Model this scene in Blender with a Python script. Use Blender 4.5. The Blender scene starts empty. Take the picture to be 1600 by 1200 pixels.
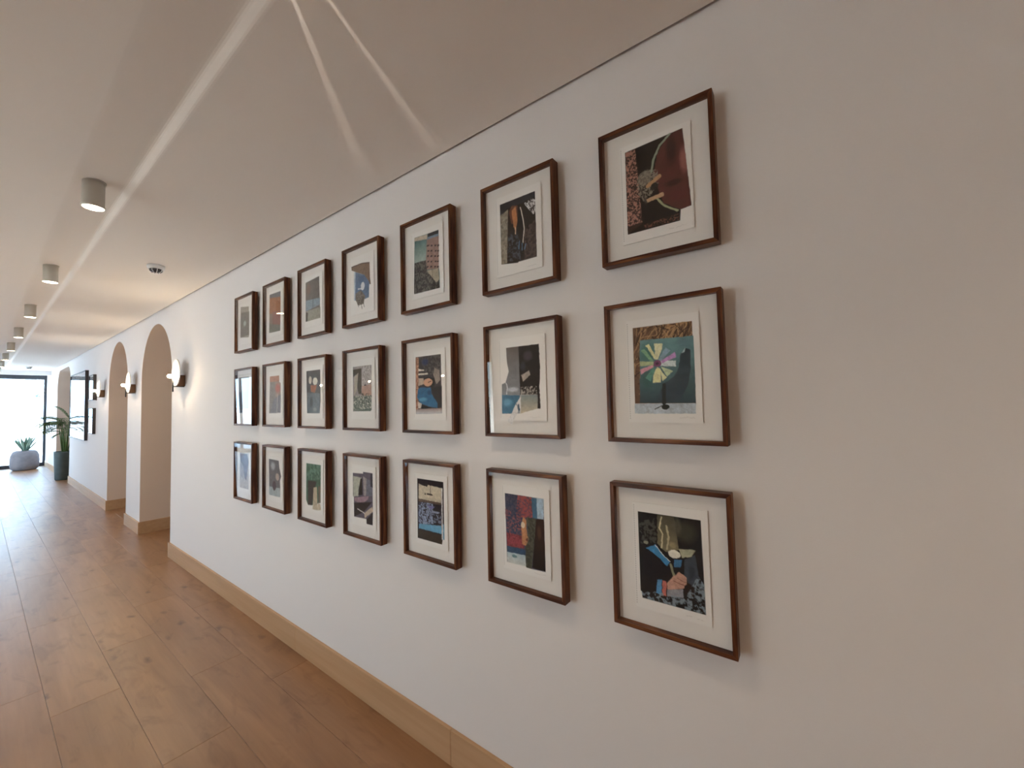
import bpy, bmesh, math, random
import numpy as np
from mathutils import Vector, Matrix
PI = math.pi
S = bpy.context.scene
COL = S.collection

# ---------------------------------------------------------------- camera
cam = bpy.data.objects.new('camera', bpy.data.cameras.new('camera'))
COL.objects.link(cam)
cam.data.sensor_width = 36.0
cam.data.lens = 625.33 / 1600 * 36.0
cam.data.clip_start = 0.02
R_ = Vector((0.59775843, -0.80132512, -0.02372578))
U_ = Vector((-0.02029455, -0.04471144, 0.99879378))
F_ = Vector((0.80141936, 0.5965559, 0.04298918))
m = Matrix((( R_.x, U_.x, -F_.x, 0.0), (R_.y, U_.y, -F_.y, 0.0), (R_.z, U_.z, -F_.z, 1.56), (0, 0, 0, 1)))
cam.matrix_world = m
S.camera = cam

# ---------------------------------------------------------------- world, sun, portals, exposure
W = bpy.data.worlds.new('world'); S.world = W; W.use_nodes = True
nt = W.node_tree; nt.nodes.clear()
wo = nt.nodes.new('ShaderNodeOutputWorld'); bg = nt.nodes.new('ShaderNodeBackground')
tc = nt.nodes.new('ShaderNodeTexCoord'); sp = nt.nodes.new('ShaderNodeSeparateXYZ'); cr = nt.nodes.new('ShaderNodeValToRGB')
cr.color_ramp.elements[0].position = 0.0; cr.color_ramp.elements[0].color = (0.54, 0.77, 1.0, 1)
cr.color_ramp.elements[1].position = 0.6; cr.color_ramp.elements[1].color = (0.42, 0.66, 1.0, 1)
nt.links.new(tc.outputs['Generated'], sp.inputs[0]); nt.links.new(sp.outputs['Z'], cr.inputs[0])
nt.links.new(cr.outputs[0], bg.inputs['Color']); nt.links.new(bg.outputs[0], wo.inputs['Surface'])
SKY = 6.8
bg.inputs['Strength'].default_value = SKY

sun = bpy.data.objects.new('sun', bpy.data.lights.new('sun', 'SUN')); COL.objects.link(sun)
sun.data.energy = 46.0; sun.data.angle = math.radians(0.6); sun.data.color = (0.80, 0.90, 1.0)
sun.location = (0, 10, 12); sun.rotation_euler = Vector((-0.32, 0.28, -0.9)).to_track_quat('-Z', 'Y').to_euler()   # high sun on the paving outside, does not reach in

def portal(name, loc, size_x, size_y, direction):
    l = bpy.data.lights.new(name, 'AREA'); l.shape = 'RECTANGLE'; l.size = size_x; l.size_y = size_y
    l.cycles.is_portal = True
    o = bpy.data.objects.new(name, l); COL.objects.link(o); o.location = loc
    o.rotation_euler = Vector(direction).to_track_quat('-Z', 'Y').to_euler()
    return o

S.view_settings.view_transform = 'Standard'
S.view_settings.look = 'None'
S.view_settings.gamma = 1.0
S.view_settings.use_curve_mapping = False
S.view_settings.exposure = 0.78

# ---------------------------------------------------------------- dimensions (metres)
XR = 1.27          # right wall face
XL = -2.9          # left wall face
ZC = 2.704         # ceiling
YE = 18.15         # end glazing
YB = -3.4          # wall behind the viewer
LAMP_X = 0.335
LAMP_Y = [2.84 + 1.9 * k for k in range(-3, 8)]
XDOOR = -0.35      # left edge of the end glazing
XG = 2.9           # back of the niches behind the arches

# ---------------------------------------------------------------- materials
def lin(h):
    c = [int(h[i:i + 2], 16) / 255 for i in (0, 2, 4)]
    return tuple(x / 12.92 if x <= 0.04045 else ((x + 0.055) / 1.055) ** 2.4 for x in c)

def mat(name, col, rough=0.5, spec=0.5, metal=0.0, var=None, bump=None, emit=None):
    """principled material; var = (second colour, scale xyz, detail); bump = (scale, strength)"""
    M = bpy.data.materials.new(name); M.use_nodes = True
    N = M.node_tree.nodes; L = M.node_tree.links
    b = N['Principled BSDF']
    b.inputs['Base Color'].default_value = (*col, 1)
    b.inputs['Roughness'].default_value = rough
    b.inputs['Specular IOR Level'].default_value = spec
    b.inputs['Metallic'].default_value = metal
    t = N.new('ShaderNodeTexCoord')
    if var:
        mp = N.new('ShaderNodeMapping'); mp.inputs['Scale'].default_value = var[1]
        n = N.new('ShaderNodeTexNoise'); n.inputs['Detail'].default_value = var[2]; n.inputs['Scale'].default_value = 1.0
        r = N.new('ShaderNodeValToRGB')
        r.color_ramp.elements[0].position = 0.35; r.color_ramp.elements[0].color = (*col, 1)
        r.color_ramp.elements[1].position = 0.65; r.color_ramp.elements[1].color = (*var[0], 1)
        L.new(t.outputs['Object'], mp.inputs[0]); L.new(mp.outputs[0], n.inputs['Vector'])
        L.new(n.outputs['Fac'], r.inputs[0]); L.new(r.outputs[0], b.inputs['Base Color'])
    if bump:
        n2 = N.new('ShaderNodeTexNoise'); n2.inputs['Scale'].default_value = bump[0]; n2.inputs['Detail'].default_value = 4
        bp = N.new('ShaderNodeBump'); bp.inputs['Strength'].default_value = bump[1]; bp.inputs['Distance'].default_value = 0.002
        L.new(t.outputs['Object'], n2.inputs['Vector']); L.new(n2.outputs['Fac'], bp.inputs['Height'])
        L.new(bp.outputs[0], b.inputs['Normal'])
    if emit:
        b.inputs['Emission Color'].default_value = (*emit[0], 1); b.inputs['Emission Strength'].default_value = emit[1]
    return M

def glass_mat(name, tint=(1, 1, 1), f0=0.04):
    M = bpy.data.materials.new(name); M.use_nodes = True
    N = M.node_tree.nodes; L = M.node_tree.links; N.clear()
    out = N.new('ShaderNodeOutputMaterial'); mx = N.new('ShaderNodeMixShader')
    tr = N.new('ShaderNodeBsdfTransparent'); tr.inputs[0].default_value = (*tint, 1)
    gl = N.new('ShaderNodeBsdfGlossy'); gl.inputs['Roughness'].default_value = 0.0
    ge = N.new('ShaderNodeNewGeometry'); d = N.new('ShaderNodeVectorMath'); d.operation = 'DOT_PRODUCT'
    L.new(ge.outputs['Normal'], d.inputs[0]); L.new(ge.outputs['Incoming'], d.inputs[1])
    def mth(op, a, b=None):
        q = N.new('ShaderNodeMath'); q.operation = op
        if hasattr(a, 'links'): L.new(a, q.inputs[0])
        else: q.inputs[0].default_value = a
        if b is not None:
            if hasattr(b, 'links'): L.new(b, q.inputs[1])
            else: q.inputs[1].default_value = b
        return q.outputs[0]
    c = mth('ABSOLUTE', d.outputs['Value'])
    p = mth('POWER', mth('SUBTRACT', 1.0, c), 5.0)
    f = mth('ADD', mth('MULTIPLY', p, 1 - f0), f0)
    L.new(f, mx.inputs[0]); L.new(tr.outputs[0], mx.inputs[1]); L.new(gl.outputs[0], mx.inputs[2])
    L.new(mx.outputs[0], out.inputs[0])
    return M

M_wall = mat('white_wall_paint', (0.80, 0.772, 0.765), 0.75, 0.25, bump=(220, 0.12))
M_reveal = mat('beige_reveal', (0.76, 0.62, 0.52), 0.7, 0.25, bump=(220, 0.12))  # warmer, darker tone than the wall, for reveals and alcoves
M_ceil = mat('ceiling_paint', (0.88, 0.82, 0.76), 0.8, 0.2, bump=(150, 0.08))
M_shadowgap = mat('shadow_gap_metal', (0.45, 0.44, 0.42), 0.6)
M_board = mat('oak_look_skirting', (0.55, 0.345, 0.195), 0.42, 0.5, var=((0.49, 0.295, 0.155), (14, 1.2, 22), 6))
M_mat = mat('mount_board', (0.91, 0.885, 0.855), 0.85, 0.2)
M_paper = mat('print_paper', (0.95, 0.935, 0.91), 0.8, 0.2, bump=(900, 0.1))
M_dot = mat('perforation_hole', (0.52, 0.50, 0.48), 0.9, 0.1)
M_pencil = mat('pencil_line', (0.40, 0.38, 0.37), 0.9, 0.1)
M_back = mat('backing_board', (0.25, 0.2, 0.15), 0.8)
M_glass = glass_mat('picture_glass', (0.995, 0.995, 0.995), 0.028)
M_pane = glass_mat('window_glass', (0.95, 0.97, 0.97))
M_pane_warm = glass_mat('warming_window_glass', (0.975, 0.915, 0.83))  # tint added to warm the daylight from the nearer side windows
M_black = mat('black_metal', (0.012, 0.012, 0.013), 0.45, 0.5, bump=(400, 0.05))
M_winframe = mat('dark_window_frame', (0.022, 0.025, 0.032), 0.45, 0.5, bump=(300, 0.05))
M_brass = mat('brown_bronze', (0.16, 0.085, 0.045), 0.38, 0.5, 0.55, bump=(300, 0.1))
M_disc = mat('white_opal_disc', (0.9, 0.88, 0.84), 0.35, 0.5, bump=(60, 0.02))
M_lampbody = mat('white_lamp_body', (0.62, 0.59, 0.53), 0.5, 0.4, bump=(300, 0.05))
M_plastic = mat('white_plastic', (0.75, 0.74, 0.72), 0.4, 0.5, bump=(200, 0.03))
M_darkdome = mat('dark_sensor_lens', (0.05, 0.045, 0.045), 0.12, 0.6, bump=(50, 0.02))
M_chrome = mat('bright_sensor_rim', (0.8, 0.8, 0.8), 0.15, 0.5, 1.0, bump=(50, 0.02))

def wood_frame(name, k):
    M = bpy.data.materials.new(name); M.use_nodes = True
    N = M.node_tree.nodes; L = M.node_tree.links; b = N['Principled BSDF']
    t = N.new('ShaderNodeTexCoord'); oi = N.new('ShaderNodeObjectInfo')
    ad = N.new('ShaderNodeVectorMath'); ad.operation = 'ADD'
    sc = N.new('ShaderNodeVectorMath'); sc.operation = 'SCALE'; sc.inputs['Scale'].default_value = 13.0
    cb = N.new('ShaderNodeCombineXYZ')
    for i in range(3): L.new(oi.outputs['Random'], cb.inputs[i])
    L.new(cb.outputs[0], sc.inputs[0]); L.new(t.outputs['Object'], ad.inputs[0]); L.new(sc.outputs[0], ad.inputs[1])
    mp = N.new('ShaderNodeMapping'); mp.inputs['Scale'].default_value = k
    n = N.new('ShaderNodeTexNoise'); n.inputs['Scale'].default_value = 1.0; n.inputs['Detail'].default_value = 5
    n.inputs['Distortion'].default_value = 0.4
    r = N.new('ShaderNodeValToRGB'); e = r.color_ramp.elements
    e[0].position = 0.3; e[0].color = (0.034, 0.010, 0.005, 1)
    e[1].position = 0.72; e[1].color = (0.24, 0.088, 0.030, 1)
    e2 = e.new(0.5); e2.color = (0.092, 0.028, 0.011, 1)
    L.new(ad.outputs[0], mp.inputs[0]); L.new(mp.outputs[0], n.inputs['Vector']); L.new(n.outputs['Fac'], r.inputs[0])
    L.new(r.outputs[0], b.inputs['Base Color'])
    b.inputs['Roughness'].default_value = 0.38; b.inputs['Specular IOR Level'].default_value = 0.22
    return M
M_railv = wood_frame('mahogany_upright', (60, 60, 5))
M_railh = wood_frame('mahogany_crosspiece', (60, 5, 60))

def print_mat():
    M = bpy.data.materials.new('collage_print_ink'); M.use_nodes = True
    N = M.node_tree.nodes; L = M.node_tree.links; b = N['Principled BSDF']
    a = N.new('ShaderNodeVertexColor'); a.layer_name = 'ink'
    L.new(a.outputs['Color'], b.inputs['Base Color'])
    b.inputs['Roughness'].default_value = 0.7; b.inputs['Specular IOR Level'].default_value = 0.2
    return M
M_print = print_mat()

def plank_mat():
    M = bpy.data.materials.new('oak_plank'); M.use_nodes = True
    N = M.node_tree.nodes; L = M.node_tree.links; b = N['Principled BSDF']
    t = N.new('ShaderNodeTexCoord'); oi = N.new('ShaderNodeObjectInfo')
    cb = N.new('ShaderNodeCombineXYZ')
    for i in range(3): L.new(oi.outputs['Random'], cb.inputs[i])
    sc = N.new('ShaderNodeVectorMath'); sc.operation = 'SCALE'; sc.inputs['Scale'].default_value = 37.0
    ad = N.new('ShaderNodeVectorMath'); ad.operation = 'ADD'
    L.new(cb.outputs[0], sc.inputs[0]); L.new(t.outputs['Object'], ad.inputs[0]); L.new(sc.outputs[0], ad.inputs[1])
    def noise(scale, detail, dist=0.0):
        mp = N.new('ShaderNodeMapping'); mp.inputs['Scale'].default_value = scale
        n = N.new('ShaderNodeTexNoise'); n.inputs['Scale'].default_value = 1.0; n.inputs['Detail'].default_value = detail
        n.inputs['Distortion'].default_value = dist
        L.new(ad.outputs[0], mp.inputs[0]); L.new(mp.outputs[0], n.inputs['Vector']); return n.outputs['Fac']
    def ramp(src, p0, c0, p1, c1):
        r = N.new('ShaderNodeValToRGB'); e = r.color_ramp.elements
        e[0].position = p0; e[0].color = (*c0, 1); e[1].position = p1; e[1].color = (*c1, 1)
        L.new(src, r.inputs[0]); return r.outputs[0]
    def mul(a, c, f=1.0):
        x = N.new('ShaderNodeMix'); x.data_type = 'RGBA'; x.blend_type = 'MULTIPLY'; x.inputs[0].default_value = f
        L.new(a, x.inputs[6]); L.new(c, x.inputs[7]); return x.outputs[2]
    base = ramp(noise((7, 1.1, 1), 5, 0.6), 0.3, (0.255, 0.125, 0.052), 0.7, (0.35, 0.185, 0.086))
    grain = ramp(noise((70, 3.0, 1), 4), 0.3, (0.90, 0.88, 0.86), 0.7, (1, 1, 1))
    blot = ramp(noise((10, 3.6, 1), 3, 1.0), 0.30, (0.74, 0.68, 0.63), 0.46, (1, 1, 1))
    # knots: sparse dark elongated spots
    mp = N.new('ShaderNodeMapping'); mp.inputs['Scale'].default_value = (9.5, 4.2, 1)
    v = N.new('ShaderNodeTexVoronoi'); v.inputs['Scale'].default_value = 1.0; v.inputs['Randomness'].default_value = 1.0
    nz = N.new('ShaderNodeTexNoise'); nz.inputs['Scale'].default_value = 14; L.new(ad.outputs[0], nz.inputs['Vector'])
    mx = N.new('ShaderNodeMix'); mx.data_type = 'RGBA'; mx.inputs[0].default_value = 0.05
    L.new(ad.outputs[0], mx.inputs[6]); L.new(nz.outputs['Color'], mx.inputs[7])
    L.new(mx.outputs[2], mp.inputs[0]); L.new(mp.outputs[0], v.inputs['Vector'])
    knot = ramp(v.outputs['Distance'], 0.03, (0.40, 0.31, 0.25), 0.21, (1, 1, 1))
    sel = N.new('ShaderNodeMath'); sel.operation = 'GREATER_THAN'; sel.inputs[1].default_value = 0.55
    sx = N.new('ShaderNodeSeparateColor'); L.new(v.outputs['Color'], sx.inputs[0]); L.new(sx.outputs[0], sel.inputs[0])
    kx = N.new('ShaderNodeMix'); kx.data_type = 'RGBA'; kx.inputs[6].default_value = (1, 1, 1, 1)
    L.new(sel.outputs[0], kx.inputs[0]); L.new(knot, kx.inputs[7])
    tone = ramp(oi.outputs['Random'], 0.0, (0.93, 0.93, 0.93), 1.0, (1.05, 1.04, 1.03))
    c = mul(mul(mul(mul(base, grain), blot), kx.outputs[2]), tone)
    L.new(c, b.inputs['Base Color'])
    b.inputs['Roughness'].default_value = 0.40; b.inputs['Specular IOR Level'].default_value = 0.5
    b.inputs['Coat Weight'].default_value = 0.34; b.inputs['Coat Roughness'].default_value = 0.33
    bp = N.new('ShaderNodeBump'); bp.inputs['Strength'].default_value = 0.15; bp.inputs['Distance'].default_value = 0.001
    L.new(grain, bp.inputs['Height']); L.new(bp.outputs[0], b.inputs['Normal'])
    return M
M_plank = plank_mat()

# ---------------------------------------------------------------- helpers
def link(name, me, m=None, parent=None):
    o = bpy.data.objects.new(name, me); COL.objects.link(o)
    if m is not None:
        for q in (m if isinstance(m, (list, tuple)) else [m]): me.materials.append(q)
    if parent: o.parent = parent
    return o

def mesh(name, vs, fs, m=None, parent=None, smooth=False, mats=None):
    me = bpy.data.meshes.new(name); me.from_pydata([tuple(v) for v in vs], [], fs); me.update()
    if smooth: me.polygons.foreach_set('use_smooth', [True] * len(me.polygons))
    if mats: me.polygons.foreach_set('material_index', mats)
    return link(name, me, m, parent)

class MB:
    """collects solids into one mesh"""
    def __init__(s): s.v = []; s.f = []; s.sm = []; s.mi = []
    def add(s, vs, fs, smooth=False, mi=0):
        k = len(s.v); s.v += [tuple(v) for v in vs]; s.f += [tuple(i + k for i in f) for f in fs]
        s.sm += [smooth] * len(fs); s.mi += [mi] * len(fs); return s
    def box(s, a, b, mi=0):
        x0, y0, z0 = a; x1, y1, z1 = b
        vs = [(x0, y0, z0), (x1, y0, z0), (x1, y1, z0), (x0, y1, z0), (x0, y0, z1), (x1, y0, z1), (x1, y1, z1), (x0, y1, z1)]
        return s.add(vs, [(0, 3, 2, 1), (4, 5, 6, 7), (0, 1, 5, 4), (1, 2, 6, 5), (2, 3, 7, 6), (3, 0, 4, 7)], mi=mi)
    def lathe(s, prof, c=(0, 0, 0), axis='Z', n=32, smooth=True, mi=0):
        vs = []; fs = []
        for (r, h) in prof:
            for i in range(n):
                a = 2 * PI * i / n; x, y = r * math.cos(a), r * math.sin(a)
                p = (x, y, h) if axis == 'Z' else (h, x, y)
                vs.append((p[0] + c[0], p[1] + c[1], p[2] + c[2]))
        for j in range(len(prof) - 1):
            for i in range(n):
                k = (i + 1) % n; fs.append((j * n + i, j * n + k, (j + 1) * n + k, (j + 1) * n + i))
        if prof[0][0] > 1e-5: fs.append(tuple(range(n - 1, -1, -1)))
        if prof[-1][0] > 1e-5: fs.append(tuple((len(prof) - 1) * n + i for i in range(n)))
        return s.add(vs, fs, smooth, mi)
    def tube(s, pts, rad, n=8, mi=0):
        pts = [Vector(p) for p in pts]; vs = []; fs = []
        rads = rad if isinstance(rad, (list, tuple)) else [rad] * len(pts)
        for i, p in enumerate(pts):
            d = (pts[min(i + 1, len(pts) - 1)] - pts[max(i - 1, 0)]).normalized()
            u = d.cross(Vector((0.13, 0.97, 0.2))).normalized(); w = d.cross(u)
            for k in range(n):
                a = 2 * PI * k / n; vs.append(p + (u * math.cos(a) + w * math.sin(a)) * rads[i])
        for i in range(len(pts) - 1):
            for k in range(n):
                q = (k + 1) % n; fs.append((i * n + k, i * n + q, (i + 1) * n + q, (i + 1) * n + k))
        fs.append(tuple(range(n - 1, -1, -1))); fs.append(tuple((len(pts) - 1) * n + k for k in range(n)))
        return s.add(vs, fs, True, mi)
    def build(s, name, m, parent=None, bevel=0.0):
        me = bpy.data.meshes.new(name); me.from_pydata(s.v, [], s.f); me.update()
        me.polygons.foreach_set('use_smooth', s.sm); me.polygons.foreach_set('material_index', s.mi)
        bm = bmesh.new(); bm.from_mesh(me)
        bmesh.ops.recalc_face_normals(bm, faces=bm.faces)
        if bevel: bmesh.ops.bevel(bm, geom=list(bm.edges), offset=bevel, segments=1, affect='EDGES', clamp_overlap=True)
        bm.to_mesh(me); bm.free()
        return link(name, me, m, parent)

def thing(name, label, cat, loc, group=None, rz=0.0):
    o = bpy.data.objects.new(name, None); COL.objects.link(o); o.location = loc; o.rotation_euler = (0, 0, rz)
    o.empty_display_size = 0.1
    o['label'] = label; o['category'] = cat
    if group: o['group'] = group
    return o

def structure(o, label=None):
    o['kind'] = 'structure'
    if label: o['label'] = label
    return o

def copy_tree(o, parent=None):
    c = o.copy(); COL.objects.link(c); c.parent = parent
    for ch in list(o.children): copy_tree(ch, c)
    return c
# ================================================================ SETTING
# ---- arches: (y0, y1, crown height, corner radius)
ARCH = [(5.525, 6.845, 2.57, 0.66), (7.62, 8.93, 2.585, 0.655), (13.17, 15.58, 2.60, 0.50)]
TH = 0.34          # thickness of the arched wall

def arch_curve(y0, y1, zt, r, n=20):
    zs = zt - r; pts = []
    for i in range(n + 1):
        a = PI - (PI / 2) * i / n; pts.append((y0 + r + r * math.cos(a), zs + r * math.sin(a)))
    if y1 - y0 > 2 * r + 1e-3: pass
    for i in range(n + 1):
        a = PI / 2 - (PI / 2) * i / n
        q = (y1 - r + r * math.cos(a), zs + r * math.sin(a))
        if abs(q[0] - pts[-1][0]) > 1e-5 or abs(q[1] - pts[-1][1]) > 1e-5: pts.append(q)
    return pts

def arched_wall(name, xf, xb, arches, ya, yb, ztop, m_front, m_rev):
    """wall slab from xf (room face) to xb with arched openings"""
    B = MB()
    def quad(p, q, r, s, mi): B.add([p, q, r, s], [(0, 1, 2, 3)], mi=mi)
    for x in (xf, xb):
        y = ya
        for (y0, y1, zt, r) in arches:
            quad((x, y, 0), (x, y0, 0), (x, y0, ztop), (x, y, ztop), 0)
            c = arch_curve(y0, y1, zt, r)
            for a, b in zip(c[:-1], c[1:]):
                quad((x, a[0], a[1]), (x, b[0], b[1]), (x, b[0], ztop), (x, a[0], ztop), 0)
            y = y1
        quad((x, y, 0), (x, yb, 0), (x, yb, ztop), (x, y, ztop), 0)
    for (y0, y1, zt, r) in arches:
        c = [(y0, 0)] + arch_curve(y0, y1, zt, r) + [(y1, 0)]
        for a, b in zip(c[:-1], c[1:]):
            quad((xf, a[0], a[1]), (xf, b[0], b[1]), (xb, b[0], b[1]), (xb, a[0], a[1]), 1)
    quad((xf, ya, 0), (xb, ya, 0), (xb, ya, ztop), (xf, ya, ztop), 0)
    quad((xf, yb, 0), (xb, yb, 0), (xb, yb, ztop), (xf, yb, ztop), 0)
    me = bpy.data.meshes.new(name); me.from_pydata(B.v, [], B.f); me.update()
    me.polygons.foreach_set('material_index', B.mi)
    bm = bmesh.new(); bm.from_mesh(me); bmesh.ops.remove_doubles(bm, verts=bm.verts, dist=1e-5)
    for f in bm.faces:            # smooth only the curved reveals
        f.smooth = f.material_index == 1
    for e in bm.edges:
        if len(e.link_faces) == 2 and e.link_faces[0].material_index != e.link_faces[1].material_index: e.smooth = False
    bm.to_mesh(me); bm.free()
    return structure(link(name, me, [m_front, m_rev]))

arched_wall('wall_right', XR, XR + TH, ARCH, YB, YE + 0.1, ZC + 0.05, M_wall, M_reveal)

# left wall: wide window far down the hall, narrow ones added for daylight, sconces opposite
LW = [(2.1, 2.85, 0.0, 2.2), (4.2, 4.97, 0.0, 2.2), (6.45, 7.0, 0.0, 2.2), (8.6, 9.1, 0.0, 2.2), (13.4, 17.0, 0.0, 2.45)]
B = MB()
y = YB
for (y0, y1, z0, z1) in LW:
    B.box((XL - 0.25, y, 0), (XL, y0, ZC + 0.05)); B.box((XL - 0.25, y0, z1), (XL, y1, ZC + 0.05)); y = y1
B.box((XL - 0.25, y, 0), (XL, YE + 0.1, ZC + 0.05))
structure(B.build('wall_left', M_wall))
B = MB(); B.box((XL - 0.25, YB - 0.2, 0), (XG, YB, ZC + 0.05)); structure(B.build('wall_back', M_wall))
# rooms behind the arches
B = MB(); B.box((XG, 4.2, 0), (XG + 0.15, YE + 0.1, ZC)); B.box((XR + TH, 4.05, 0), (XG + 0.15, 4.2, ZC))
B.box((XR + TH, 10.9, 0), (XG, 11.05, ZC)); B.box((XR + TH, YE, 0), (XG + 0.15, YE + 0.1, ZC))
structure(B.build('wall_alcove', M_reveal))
# end bulkhead above the glazing
B = MB(); B.box((XL, 17.0, 2.585), (XR, 17.06, ZC)); B.box((XL, 17.06, 2.645), (XR, YE + 0.1, ZC)); B.box((XL, YE - 0.1, 0), (XDOOR, YE + 0.1, 2.645)); structure(B.build('wall_end', M_wall))

# ---- ceiling with a recessed shadow gap along the right wall
B = MB()
# shallow sloped coffer, added to shade a dark band along the downlights
CL = 0.0095        # its depth where the lamps are fixed
prof = [(XL - 0.3, 0), (0.262, 0), (0.274, .0008), (0.288, .0022), (0.432, .0205), (0.442, .0212), (0.449, .0202), (0.455, .0172), (0.471, .0034), (0.477, .0008), (0.484, 0), (XR - 0.014, 0)]
n = len(prof); vs = [(x, y, ZC + z) for y in (YB - 0.2, 17.0) for x, z in prof] + [(x, y, ZC + 0.30) for y in (YB - 0.2, 17.0) for x, z in prof]
fs = []; sm = []
for i in range(n - 1):
    fs.append((i, i + 1, n + i + 1, n + i)); fs.append((2 * n + i, 3 * n + i, 3 * n + i + 1, 2 * n + i + 1))
    fs.append((i, 2 * n + i, 2 * n + i + 1, i + 1)); fs.append((n + i, n + i + 1, 3 * n + i + 1, 3 * n + i))
fs += [(0, n, 3 * n, 2 * n), (n - 1, 3 * n - 1, 4 * n - 1, 2 * n - 1)]
B.add(vs, fs)
B.box((XL - 0.3, 17.0, ZC), (XR - 0.014, YE + 0.2, ZC + 0.30))
B.box((XR + 0.0, YB - 0.2, ZC + 0.05), (XG + 0.2, YE + 0.2, ZC + 0.30))
structure(B.build('ceiling', M_ceil))
B = MB(); B.box((XR - 0.014, YB, ZC + 0.022), (XR, YE, ZC + 0.06)); structure(B.build('trim_1', M_shadowgap), 'grey recessed shadow line where ceiling meets right wall')

# ---- floor: sub floor slab, single planks where the photo shows them
B = MB(); B.box((XL - 0.3, YB - 0.2, -0.12), (XG + 0.2, YE + 0.15, -0.004)); floor = structure(B.build('floor', M_shadowgap))
PW, PL, GAP = 0.2625, 1.40, 0.0011
def plank_mesh():
    a, b, t, c = PW - GAP, PL - GAP, 0.010, 0.0009
    v = [(0, 0, -t), (a, 0, -t), (a, b, -t), (0, b, -t), (0, 0, -c), (a, 0, -c), (a, b, -c), (0, b, -c),
         (c, c, 0), (a - c, c, 0), (a - c, b - c, 0), (c, b - c, 0)]
    f = [(0, 1, 5, 4), (1, 2, 6, 5), (2, 3, 7, 6), (3, 0, 4, 7), (4, 5, 9, 8), (5, 6, 10, 9), (6, 7, 11, 10), (7, 4, 8, 11), (8, 9, 10, 11)]
    me = bpy.data.meshes.new('plank'); me.from_pydata(v, [], f); me.update(); me.materials.append(M_plank); return me
pm = plank_mesh()
JOINT = {0: 4.94, 1: 3.19, 2: 3.75, 3: 4.37, 4: 2.55}
rnd = random.Random(4)
rest = MB()
for k in range(-13, 11):
    x = k * PW
    j0 = JOINT.get(k, rnd.uniform(0, 1.4)); j0 = j0 % PL
    n0 = int(math.floor((YB - j0) / PL))
    y = j0 + n0 * PL
    while y < YE:
        near = k in (0, 1, 2, 3, 4) and y + PL > 1.2
        niche = k in (5, 6) and y + PL > 5.0
        if near or niche:
            o = bpy.data.objects.new('plank', pm); COL.objects.link(o); o.parent = floor; o.location = (x, y, 0)
        else:
            rest.box((x, max(y, YB), -0.010), (x + PW - GAP, min(y + PL - GAP, YE + 0.1), 0))
        y += PL
o = rest.build('planks', M_plank, floor); o['kind'] = 'stuff'

# ---- skirting
HB, TB = 0.150, 0.016
def skirting(name, runs):
    e = bpy.data.objects.new(name, None); COL.objects.link(e); e['kind'] = 'structure'; e.empty_display_size = 0.1
    for a, b in runs:
        B = MB(); B.box(a, b); B.build('board', M_board, e, bevel=0.0012)
    return e
g = 0.0008
runs = []
for a, b in ((YB, -1.49), (-1.49, -0.09), (-0.09, 1.31), (1.31, 2.71), (2.71, 4.11), (4.11, 5.525 + TB)):
    runs.append(((XR - TB, a + g, 0), (XR, b - g, HB)))
for a, b in ((6.845 - TB, 7.62 + TB), (8.93 - TB, 10.33), (10.33, 11.73), (11.73, 13.17 + TB), (15.58 - TB, YE - 0.1)):
    runs.append(((XR - TB, a + g, 0), (XR, b - g, HB)))
for (y0, y1, zt, r) in ARCH:
    runs.append(((XR + g, y0, 0), (XR + TH, y0 + TB, HB)))
    runs.append(((XR + g, y1 - TB, 0), (XR + TH, y1, HB)))
skirting('baseboard_right', runs)
runs = []; y = YB
for (y0, y1, z0, z1) in LW:
    runs.append(((XL, y, 0), (XL + TB, y0, HB))); y = y1
runs.append(((XL, y, 0), (XL + TB, YE - 0.1, HB)))
skirting('baseboard_left', runs)
skirting('baseboard_back', [((XL + TB, YB, 0), (XR - TB, YB + TB, HB))])

# ---- glazing
def window(name, x_or_y, a0, a1, z0, z1, n, axis, pane=None):
    """axis 'Y': plane of constant y spanning x; axis 'X': plane of constant x spanning y"""
    e = bpy.data.objects.new(name, None); COL.objects.link(e); e['kind'] = 'structure'; e.empty_display_size = 0.1
    c = x_or_y; fw = 0.055; d = 0.035
    def bx(B, p0, p1, q0, q1, dd):
        if axis == 'Y': B.box((p0, c - dd, q0), (p1, c + dd, q1))
        else: B.box((c - dd, p0, q0), (c + dd, p1, q1))
    B = MB(); bx(B, a0, a1, z1 - 0.12, z1, d); B.build('head_rail', M_winframe, e)
    B = MB(); bx(B, a0, a1, z0, z0 + 0.10, d); B.build('bottom_rail', M_winframe, e)
    w = (a1 - a0) / n
    for i in range(n + 1):
        x = a0 + i * w; p0 = max(a0, x - fw / 2); p1 = min(a1, x + fw / 2)
        if i == 0: p0, p1 = a0, a0 + fw
        if i == n: p0, p1 = a1 - fw, a1
        B = MB(); bx(B, p0, p1, z0 + 0.10, z1 - 0.12, d); B.build('upright', M_winframe, e)
    for i in range(n):
        p0 = a0 + i * w + fw * (1 if i == 0 else 0.5); p1 = a0 + (i + 1) * w - fw * (1 if i == n - 1 else 0.5)
        B = MB(); bx(B, p0, p1, z0 + 0.10, z1 - 0.12, 0.004); B.build('pane', pane or M_pane, e)
    return e
window('window_1', YE, XDOOR, XR, 0.0, 2.645, 1, 'Y')
for i, (y0, y1, z0, z1) in enumerate(LW):
    window('window_%d' % (i + 2), XL - 0.12, y0, y1, z0, z1, (1, 1, 1, 1, 3)[i], 'X', M_pane_warm if i < 2 else None)
portal('end_glazing_portal', ((XDOOR + XR) / 2, YE + 0.12, 1.32), XR - XDOOR, 2.64, (0, -1, 0))
for i, (y0, y1, z0, z1) in enumerate(LW):
    portal('side_glazing_portal', (XL - 0.28, (y0 + y1) / 2, z1 / 2), y1 - y0, z1, (1, 0, 0))

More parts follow.
